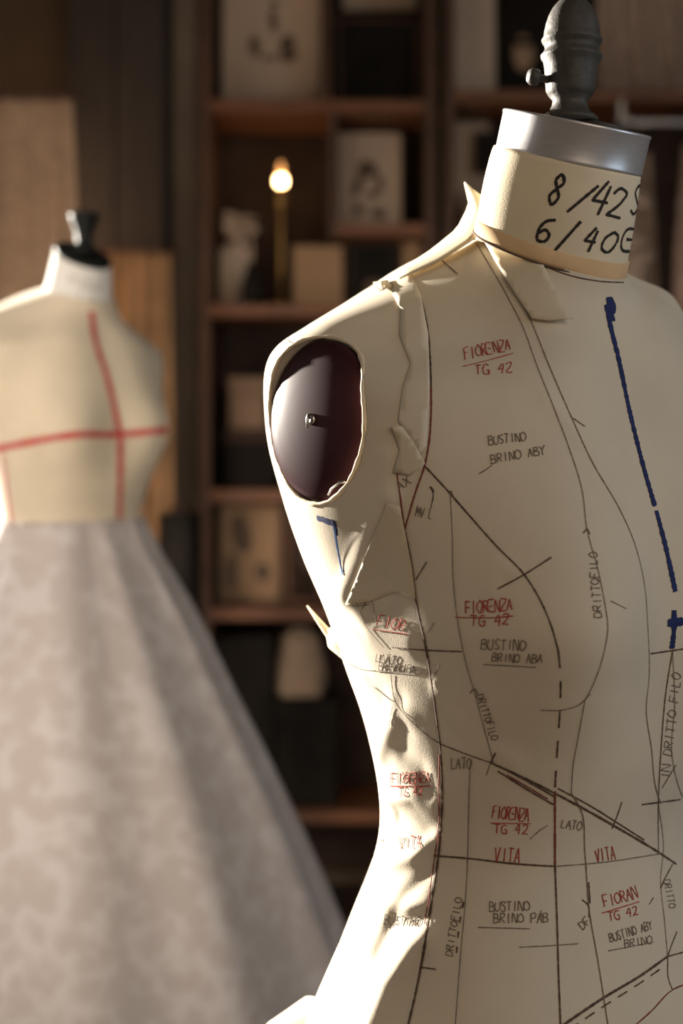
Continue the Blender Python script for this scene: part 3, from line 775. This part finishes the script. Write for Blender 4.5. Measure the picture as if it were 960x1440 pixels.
def unit(name, x0, x1, y0, y1, boards, uprights, top, label, shelf_m):
    e = empty(name, ((x0+x1)/2, (y0+y1)/2, 0), label, 'shelving unit')
    for x in (x0, x1): MB().box(x-.016, x+.016, y0, y1, 0, top).build('side_panel', M['wood'], e, bevel=.002)
    MB().box(x0+.016, x1-.016, y1-.012, y1, .04, top).build('back_panel', M['darkbrown'], e)
    for xa, xb, z in boards: MB().box(xa, xb, y0+.004, y1-.012, z-.017, z+.017).build('shelf', shelf_m, e, bevel=.002)
    for x, za, zb in uprights: MB().box(x-.012, x+.012, y0+.006, y1-.012, za, zb).build('divider', M['wood'], e, bevel=.002)
    return e
YS, YB = 4.0, 4.33
def zs(v): return ZC-(v-V0)/FPX*YS
def xs(u): return (u-480)/FPX*YS
X0, X1 = xs(288), xs(606)
SH = {k: zs(k) for k in (148, 322, 436, 697, 864, 1150)}
XD = xs(468)
unit('bookcase', X0, X1, YS, YB, [(X0+.016, X1-.016, SH[148]), (XD+.012, X1-.016, SH[322]), (X0+.016, X1-.016, SH[436]), (X0+.016, X1-.016, SH[697]), (X0+.016, X1-.016, SH[864]), (X0+.016, X1-.016, SH[1150]), (X0+.016, X1-.016, 2.94)],
     [(xs(458), SH[148]+.017, 2.923), (XD, SH[322]-.017, SH[148]-.017)], 2.957, 'dark wood bookcase holding drawings and a lit bulb behind the skirted form', M['wood_warm'])
X2, X3 = xs(632), xs(1040)
Z2 = zs(134)
unit('bookcase', X2, X3, YS, YB, [(X2+.016, X3-.016, Z2), (X2+.016, X3-.016, 2.94), (X2+.016, X3-.016, zs(455)), (X2+.016, X3-.016, zs(800))], [], 2.957,
     'dark wood bookcase behind the metal neck ring, with a clothes rail', M['wood_warm'])

def blob(mb, cx, cz, y, rx, rz, rot=0, n=18, yd=.0008):
    vs = [(cx+rx*math.cos(t)*math.cos(rot)-rz*math.sin(t)*math.sin(rot), y, cz+rx*math.cos(t)*math.sin(rot)+rz*math.sin(t)*math.cos(rot)) for t in [2*PI*k/n for k in range(n)]]
    vs += [(x, y+yd, z) for x, _, z in vs]
    return mb.add(vs, [tuple(range(n)), tuple(range(2*n-1, n-1, -1))] + [(k, n+k, n+(k+1) % n, (k+1) % n) for k in range(n)])
def card(name, u0, v0, u1, v1, y, zb, label, cat, m, group=None, art=None, frame_m=None, tilt=0.0, thick=.006, lean=0.0):
    """a sheet or picture standing on a shelf at height zb (or at v1 when zb is None)"""
    a, b = at(u0, v0, y), at(u1, v1, y); z0 = b.z if zb is None else zb
    w, h = b.x-a.x, a.z-z0; c = Vector(((a.x+b.x)/2, y, z0+.0015))
    o = empty(name, c, label, cat, group)
    fr = .012 if frame_m else 0
    MB().box(-w/2+fr, w/2-fr, -thick/2, thick/2, fr, h-fr).build('sheet', m, o, bevel=.001)
    if frame_m:
        q = MB(); t = thick*.9
        q.box(-w/2, w/2, -t, t, 0, fr).box(-w/2, w/2, -t, t, h-fr, h).box(-w/2, -w/2+fr, -t, t, fr, h-fr).box(w/2-fr, w/2, -t, t, fr, h-fr)
        q.build('frame', frame_m, o)
    if art:
        q = MB()
        for ax_, az_, rx, rz, ro in art: blob(q, ax_*w, az_*h, -thick/2-.0014, rx*w, rz*h, ro)
        q.build('drawing', M['sketch'], o)
    for ch in o.children:
        ch.matrix_parent_inverse = Matrix.Identity(4)
    o.rotation_euler = (lean, tilt, 0)
    return o
dress_art = [(.02, .66, .045, .10, .1), (.03, .80, .05, .03, 0), (-.17, .47, .06, .085, .1), (.16, .49, .08, .075, -.5), (.18, .40, .10, .05, .3), (-.02, .385, .09, .022, .1)]
arch_art = [(-.05, .62, .17, .10, .3), (-.20, .45, .07, .12, -.4), (.16, .48, .06, .11, .2), (.05, .36, .10, .04, 0), (-.18, .2, .09, .05, .2), (.14, .16, .12, .06, -.2)]
s148, s322, s436, s697, s864 = (SH[k]+.017 for k in (148, 322, 436, 697, 864))
LEAN = math.radians(-6)
yc = 4.14
card('drawing_sheet', 312, -40, 450, 150, yc, s148+.001, 'large aged paper sheet with a dress sketch, on the top left shelf', 'drawing', M['paper'], art=dress_art, lean=LEAN)
card('chalkboard', 474, 22, 590, 140, yc, s148+.001, 'black square board standing beside the large dress sketch', 'board', M['dark'], frame_m=M['wood'], lean=LEAN)
card('paper_sheet', 482, -60, 586, 15, 4.26, None, 'pale sheet pinned high above the black board', 'paper', M['paper'], thick=.003)
card('drawing_sheet', 476, 184, 564, 322, yc, s322+.001, 'narrow aged paper drawing standing right of the lit bulb', 'drawing', M['paper'], art=arch_art, lean=LEAN)
card('greeting_card', 412, 345, 482, 418, 4.10, s436+.001, 'blank kraft card standing below and right of the bulb', 'card', M['kraft'], lean=LEAN)
card('framed_photograph', 490, 340, 562, 418, 4.12, s436+.001, 'small dark framed picture on the shelf behind the shoulder tab', 'picture', M['dark'], frame_m=M['darkbrown'], art=[(0, .3, .2, .12, 0)], lean=LEAN)
card('greeting_card', 566, 340, 592, 418, 4.12, s436+.001, 'narrow kraft card at the right end of the bulb shelf', 'card', M['kraft'], lean=LEAN)
card('sketch_card', 309, 348, 346, 418, 4.17, s436+.001, 'pale card at the left end of the bulb shelf', 'card', M['paper_pale'], lean=LEAN)
# vase with pale dried flowers
def vase(u, y, zb, r, h, name, label, m, flowers=0):
    x = at(u, 0, y).x; o = empty(name, (x, y, zb), label, 'vase')
    MB().lathe((x, y, zb), (0, 0, 1), [(r*.7, 0), (r*.95, h*.2), (r, h*.45), (r*.75, h*.75), (r*.5, h*.88), (r*.6, h), (r*.45, h*.99)], 24).build('body', m, o, True)
    q = MB(); rnd = random.Random(3)
    for k in range(flowers):
        a = rnd.uniform(0, 2*PI); rr = rnd.uniform(.01, .055); top = Vector((x-.04+rr*math.cos(a), y+rr*.6*math.sin(a), zb+h+rnd.uniform(.04, .14)))
        q.tube([Vector((x, y, zb+h*.95)), top], .0012, 5)
        for p in range(7):
            d = Vector((math.cos(p*.9+a), math.sin(p*.9+a), rnd.uniform(-.2, .8))).normalized()
            e = d.orthogonal().normalized()*.009
            q.add([top, top+d*.012+e, top+d*.026, top+d*.012-e], [(0, 1, 2, 3)])
    if flowers: q.build('dried_flowers', M['paper_pale'], o)
    return o
vase(355, 4.05, s436+.001, .032, .12, 'vase', 'black vase with pale dried flowers beside the bulb', M['dark'], 16)
# bulb lamp
bx = at(395, 255, 4.12)
lamp = empty('bulb_lamp', (bx.x, bx.y, s436+.001), 'brass table lamp with a bare glowing round bulb', 'lamp')
zb = s436+.001
MB().lathe((bx.x, bx.y, zb), (0, 0, 1), [(.026, 0), (.026, .012), (.016, .022), (.007, .04), (.006, .12), (.006, bx.z-zb-.095), (.012, bx.z-zb-.085)], 24).build('stand', M['brass'], lamp, True)
MB().lathe((bx.x, bx.y, bx.z-.0835), (0, 0, 1), [(.010, 0), (.014, .01), (.015, .045), (.012, .062), (.010, .068)], 20).build('socket', M['brass'], lamp, True)
prof = [(.008, -.0155), (.0125, -.011), (.0150, -.005), (.0157, 0), (.0150, .006), (.0118, .012), (.008, .0155)]
MB().lathe((bx.x, bx.y, bx.z), (0, 0, 1), prof, 28).build('bulb', M['bulb'], lamp, True)
MB().lathe((bx.x, bx.y, bx.z+.0155), (0, 0, 1), [(.008, 0), (.010, .010), (.009, .022), (.005, .034), (.001, .042)], 20).build('bulb_tip', M['flame'], lamp, True)
MB().box(-1, -.99, 0, .01, 0, .01) if False else None

def box_thing(name, u0, v0, u1, v1, y, depth, zb, label, cat, m, lid=None, group=None, handle=False):
    a, b = at(u0, v0, y), at(u1, v1, y); z0 = b.z if zb is None else zb
    o = empty(name, ((a.x+b.x)/2, y+depth/2, z0), label, cat, group); h = a.z-z0
    lh = h*.22 if lid else 0
    MB().box(a.x, b.x, y, y+depth, z0, z0+h-lh).build('body', m, o, bevel=.004)
    if lid: MB().box(a.x-.004, b.x+.004, y-.004, y+depth+.004, z0+h-lh, z0+h).build('lid', lid, o, bevel=.004)
    if handle: MB().box((a.x+b.x)/2-.025, (a.x+b.x)/2+.025, y-.006, y, z0+h*.40, z0+h*.55).build('label_holder', M['paper'], o)
    return o
box_thing('storage_box', 322, 530, 374, 603.4, 4.06, .2, None, 'brown lidded box stacked on a dark box left of the armhole', 'box', M['box_brown'], M['box_brown'])
box_thing('storage_box', 314, 604, 388, 690, 4.06, .2, s697+.001, 'dark storage box under the brown lidded box', 'box', M['dark'], M['darkbrown'])
box_thing('storage_box', 400, 560, 470, 690, 4.06, .2, s697+.001, 'dark brown box on the middle shelf behind the armhole', 'box', M['darkbrown'], M['dark'])
box_thing('storage_box', 485, 580, 590, 690, 4.06, .2, s697+.001, 'wide dark box at the right end of the middle shelf', 'box', M['dark'], M['darkbrown'])
# books between the lower shelves
card('framed_photograph', 307, 706, 396, 858, 4.12, s864+.001, 'large brown framed photograph between the skirt and the armhole', 'picture', M['kraft'], frame_m=M['box_brown'], art=[(-.15, .68, .16, .2, .2), (.2, .3, .13, .1, 0), (-.3, .3, .1, .2, 0)], lean=LEAN)
card('framed_photograph', 402, 706, 452, 858, 4.12, s864+.001, 'dark reddish framed photograph right of the large brown one', 'picture', M['darkbrown'], frame_m=M['wood_warm'], art=[(.1, .5, .2, .2, 0)], lean=LEAN)
x = 456
for i, (w, h, mm, wd) in enumerate([(14, 130, 'darkbrown', 'dark brown'), (12, 118, 'kraft', 'kraft'), (16, 140, 'dark', 'black'), (13, 124, 'linen_brown', 'mid brown'), (17, 136, 'wood_warm', 'reddish')]):
    a = at(x, 858-h, 4.06); b = at(x+w, 858, 4.06); z0 = s864+.001; hh = h/FPX*4.06
    o = empty('book', ((a.x+b.x)/2, 4.14, z0), 'upright %s book in the row behind the form' % wd, 'book', 'books on the lower shelf')
    MB().box(a.x, b.x-.001, 4.06, 4.2, z0, z0+hh).build('cover', M[mm], o, bevel=.003)
    MB().box(a.x+.003, b.x-.004, 4.064, 4.197, z0+hh, z0+hh+.001).build('pages', M['paper_pale'], o)
    x += w+2
box_thing('storage_box', 304, 895, 384, 1140, 4.05, .22, SH[1150]+.018, 'tall black box under the lowest lit shelf', 'box', M['dark'], M['dark'])
# pale cloth bag
def bag(u0, v0, u1, v1, y, zb, label):
    a, b = at(u0, v0, y), at(u1, v1, y); w = b.x-a.x; h = a.z-zb; cx = (a.x+b.x)/2
    v = []; f = []; n = 28; lv = 14
    for i in range(lv):
        s = i/(lv-1); ww = w/2*(1-.25*s**2)*(1+.05*math.sin(5*s)); dd = .07*(1-.55*s)
        for k in range(n):
            t = 2*PI*k/n; q = 1+.05*math.sin(5*t+4*s)
            v.append((cx+ww*q*math.copysign(abs(math.cos(t))**.7, math.cos(t)), y+.08+dd*q*math.copysign(abs(math.sin(t))**.7, math.sin(t)), zb+h*s*(1+.02*math.sin(3*t))))
    for i in range(lv-1):
        for k in range(n): f.append((i*n+k, i*n+(k+1) % n, (i+1)*n+(k+1) % n, (i+1)*n+k))
    f.append(tuple(range(n-1, -1, -1))); f.append(tuple((lv-1)*n+k for k in range(n)))
    o = empty('cloth_bag', (cx, y+.08, zb), label, 'bag')
    mesh('body', v, f, M['bag'], o)
    MB().tube([Vector((cx-w*.2, y+.08, zb+h*.99)), Vector((cx-w*.15, y+.08, zb+h*1.08)), Vector((cx+w*.15, y+.08, zb+h*1.08)), Vector((cx+w*.2, y+.08, zb+h*.99))], .005, 8).build('handle', M['paper'], o, True)
box_thing('storage_box', 388, 985, 470, 1140, 4.05, .22, SH[1150]+.018, 'black box with a pale cloth bag on top', 'box', M['dark'], M['dark'])
bag(386, 898, 456, 985, 4.07, at(0, 985, 4.05).z+.001, 'pale slumped cloth bag on the lower bookcase shelf')

# right bookcase contents
z2 = Z2+.018
card('paper_sheet', 640, -60, 697, 118, yc, z2, 'tall plain paper sheet left of the dark portrait', 'paper', M['paper_pale'], lean=LEAN)
card('framed_photograph', 702, -30, 776, 118, yc, z2, 'dark portrait photograph standing behind the finial', 'picture', M['dark'], frame_m=M['dark'], lean=LEAN)
o = bpy.context.scene.objects[-1]
pc = at(730, 60, 4.125)
def face_art():
    root = [q for q in bpy.data.objects if q.get('label') == 'dark portrait photograph standing behind the finial'][0]
    q = MB(); blob(q, -.005, .14, -.0046, .030, .055)
    g = q.build('pale_figure', M['linen_brown'], root); g.matrix_parent_inverse = Matrix.Identity(4)
    q = MB(); blob(q, -.005, .17, -.0062, .028, .012)
    g = q.build('dark_band', M['dark'], root); g.matrix_parent_inverse = Matrix.Identity(4)
face_art()
# draped lace lengths
def drape(name, u0, u1, vtop, vbot, y, label, cat, m, folds=9, amp=.018, zb=None, gather=.0, seed=1):
    a, b = at(u0, vtop, y), at(u1, vbot, y); z0 = b.z if zb is None else zb
    rnd = random.Random(seed); ph = [rnd.uniform(0, 6.28) for _ in range(4)]
    nu, nv = 90, 40; v = []; f = []
    for i in range(nv):
        s = i/(nv-1)
        for k in range(nu):
            t = k/(nu-1); tt = .5+(t-.5)*(1-gather*(1-s)**2)
            d = amp*(.5+.6*s)*(math.sin(folds*2*PI*t+ph[0]+.8*math.sin(3*s+ph[1]))+.4*math.sin(folds*3.3*t+ph[2]))
            ed = .02*math.sin(5*t*PI+ph[3])*s
            v.append((a.x+(b.x-a.x)*tt, y+d, a.z+(z0-a.z)*s+ed*(1-.0)*(0 if zb is not None else 1)))
    for i in range(nv-1):
        for k in range(nu-1): f.append((i*nu+k, (i+1)*nu+k, (i+1)*nu+k+1, i*nu+k+1))
    o = mesh(name, v, f, m); so = o.modifiers.new('thickness', 'SOLIDIFY'); so.thickness = .003
    return tag(o, label, cat)
drape('fabric_length', 838, 985, -40, 112, 4.12, 'rumpled pale lace fabric on the top shelf right of the finial', 'fabric', M['gown'], 6, .02, z2, seed=4)
rail_z = at(0, 172, 3.93).z
o = empty('clothes_rail', (at(950, 172, 3.93).x, 3.93, rail_z), 'grey metal clothes rail fixed under the right bookcase shelf', 'rail')
MB().tube([at(868, 172, 3.93), at(1030, 172, 3.93)], .0085, 14).build('rod', M['aluminium'], o, True)
for u in (880, 1020):
    MB().box(at(u, 0, 3.93).x-.006, at(u, 0, 3.93).x+.006, 3.925, 4.01, rail_z+.006, rail_z+.016).box(at(u, 0, 3.93).x-.006, at(u, 0, 3.93).x+.006, 3.993, 4.0035, rail_z, Z2-.017).build('bracket', M['steel'], o)
def gown(u0, u1, vtop, vbot, y, label, m, seed, hook=True):
    o = drape('hanging_gown', u0, u1, vtop, vbot, y, label, 'gown', m, 7, .016, None, .45, seed)
    cx = (at(u0, 0, y).x+at(u1, 0, y).x)/2; zt = at(0, vtop, y).z
    q = MB().tube([Vector((cx-.03+.06*t, y, zt-.004+.0*t)) for t in (0, .5, 1)], .006, 8)
    q.tube([Vector((cx, y, zt)), Vector((cx, y, rail_z-.018)), Vector((cx, y+.016, rail_z-.010)), Vector((cx, y+.018, rail_z+.008)), Vector((cx, y+.006, rail_z+.0165)), Vector((cx, y-.010, rail_z+.015)), Vector((cx, y-.017, rail_z+.002))], .0022, 6)
    q.build('hanger', M['steel'], o, True)
    # ruffle down the front
    r = MB(); rnd = random.Random(seed+9)
    for k in range(26):
        t = rnd.random(); s = rnd.random(); c = at(u0+(u1-u0)*(.25+.5*t), vtop+(vbot-vtop)*(.12+.75*s), y-.035)
        rad = rnd.uniform(.018, .036); nn = 14; r = MB()
        vs = [c+Vector((0, -.012, 0))] + [c+Vector((rad*math.cos(2*PI*j/nn), .008*math.sin(3*2*PI*j/nn), rad*.8*math.sin(2*PI*j/nn))) for j in range(nn)]
        r.add(vs, [(0, 1+j, 1+(j+1) % nn) for j in range(nn)])
        g = r.build('ruffle', m, o, True); so = g.modifiers.new('thickness', 'SOLIDIFY'); so.thickness = .002
    return o
gown(868, 926, 215, 560, 3.93, 'faded brown ruffled gown hanging on the rail beside the neck', M['gown'], 2)
gown(944, 1016, 205, 580, 3.93, 'rosy ruffled gown at the far right end of the rail', mat('rosy tulle', (.66, .49, .40), .95, .15, 25, trans=.2, bump=.3, bscale=60), 6)
zl = zs(455)+.018
card('paper_sheet', 640, 172, 688, 300, 4.2, None, 'aged sheet pinned in the right bookcase beside the neck', 'paper', M['paper'], thick=.003)
card('dark_picture', 668, 186, 730, 245, 4.16, None, 'small dark picture half hidden behind the neck cloth', 'picture', M['dark'], frame_m=M['darkbrown'])
drape('fabric_length', 648, 724, 270, 440, 4.10, 'folded pale ruffled fabric on the shelf behind the shoulder', 'fabric', M['gown'], 5, .022, zl, seed=12)

# left: hanging brown cloths, dark cabinet and the black garment bag
o = drape('hanging_cloth', -80, 124, 132, 900, 3.55, 'plain brown linen length hanging behind the plain form at left', 'cloth', M['linen_brown'], 4, .012, None, .22, 21)
MB().tube([at(-80, 133, 3.55), at(112, 137, 3.55)], .010, 12).build('hanging_rod', M['wood'], o, True)
o = drape('hanging_cloth', 150, 244, 352, 900, 3.7, 'dark golden cloth hanging between the plain form and the grey post', 'cloth', mat('golden brown cloth', (.30, .17, .08), .95, .25, 12, bump=.2, bscale=200), 4, .014, None, .12, 33)
MB().tube([at(140, 353, 3.7), at(250, 353, 3.7)], .008, 12).build('hanging_rod', M['wood'], o, True)
box = empty('wardrobe', (at(170, 0, 4.0).x, 4.15, 0), 'tall dark wardrobe between the hanging linen and the grey post', 'wardrobe')
xa, xb = at(94, 0, 4.0).x, at(236, 0, 4.0).x
MB().box(xa, xb, 3.98, YW-.005, 0, 3.05).build('body', mat('near black stained wood', (.030, .020, .014), .6, .25, 7, stretch=(6, 6, 1)), box, bevel=.004)
MB().box(xa+.01, (xa+xb)/2-.002, 3.962, 3.98, .08, 3.0).build('door', mat('stained door wood', (.034, .023, .016), .6, .25, 7, stretch=(6, 6, 1)), box, bevel=.003)
MB().box((xa+xb)/2+.002, xb-.01, 3.962, 3.98, .08, 3.0).build('door', bpy.data.materials['stained door wood'], box, bevel=.003)
# dark handbag-like shape right of the waist of the plain form
def garment_bag(u0, u1, v0, v1, y):
    a, b = at(u0, v0, y), at(u1, v1, y); w = b.x-a.x; cx = (a.x+b.x)/2
    v = []; f = []; n = 28; lv = 16
    for i in range(lv):
        s = i/(lv-1); z = s*a.z; ww = w/2*(1-.10*s**6)
        for k in range(n):
            t = 2*PI*k/n; q = 1+.03*math.sin(4*t+6*s)
            v.append((cx+ww*q*math.copysign(abs(math.cos(t))**.6, math.cos(t)), y+.09*q*math.sin(t), z))
    for i in range(lv-1):
        for k in range(n): f.append((i*n+k, i*n+(k+1) % n, (i+1)*n+(k+1) % n, (i+1)*n+k))
    f.append(tuple(range(n-1, -1, -1))); f.append(tuple((lv-1)*n+k for k in range(n)))
    o = empty('fabric_bolt', (cx, y, 0), 'black cloth roll standing right of the skirt waist', 'fabric roll')
    mesh('cloth', v, f, M['dark'], o)
    MB().tube([Vector((cx, y, a.z-.01)), Vector((cx, y, a.z+.03))], .02, 16).build('core', M['darkbrown'], o, True)
garment_bag(222, 284, 722, 850, 3.4)

# ------------------------------------------------------------------ light
wd = bpy.data.worlds.new('world'); S.world = wd; wd.use_nodes = True
wd.node_tree.nodes['Background'].inputs['Color'].default_value = (1.0, .80, .62, 1)
wd.node_tree.nodes['Background'].inputs['Strength'].default_value = .05
def lamp_(name, kind, loc, target, energy, color, size=1.0, **k):
    d = bpy.data.lights.new(name, kind); d.energy = energy; d.color = color
    if kind == 'AREA': d.shape = 'RECTANGLE'; d.size = size; d.size_y = k.get('sy', size); d.spread = math.radians(k.get('spread', 180))
    if kind == 'SUN': d.angle = size
    if kind == 'SPOT': d.spot_size = math.radians(k['cone']); d.spot_blend = k.get('blend', .5); d.shadow_soft_size = size
    if kind == 'POINT': d.shadow_soft_size = size
    o = bpy.data.objects.new(name, d); COL.objects.link(o); o.location = loc
    o.rotation_euler = (Vector(target)-Vector(loc)).to_track_quat('-Z', 'Y').to_euler(); return o
az = math.radians(130); el = math.radians(8.5)
sv = Vector((-math.sin(az)*math.cos(el), -math.cos(az)*math.cos(el), math.sin(el)))
lamp_('sun', 'SUN', Vector((.1, 1.1, 1.3))+sv*5, (.1, 1.1, 1.3), 24, (1.0, .93, .82), math.radians(1.6))
lamp_('warm_fill', 'AREA', (1.2, -1.6, 2.4), (.2, 1.1, 1.2), 20, (1.0, .80, .60), 1.6)  # unseen warm fill, added behind the camera to lift the front of the form
lamp_('cool_window', 'AREA', (2.4, .2, 1.9), (.25, 1.0, 1.35), 13, (.66, .83, 1.0), 1.2)
lamp_('form2_spot', 'SPOT', (-1.85, .2, 1.85), (-.50, 2.3, 1.12), 180, (1.0, .87, .74), .35, cone=42, blend=.6)  # unseen spot added to brighten the second form and its skirt
lamp_('left_fill', 'AREA', (-2.6, 1.25, 1.8), (.0, 1.1, 1.3), 9, (1.0, .93, .85), 1.4)  # soft area light added at left to lift the cloth by the armhole
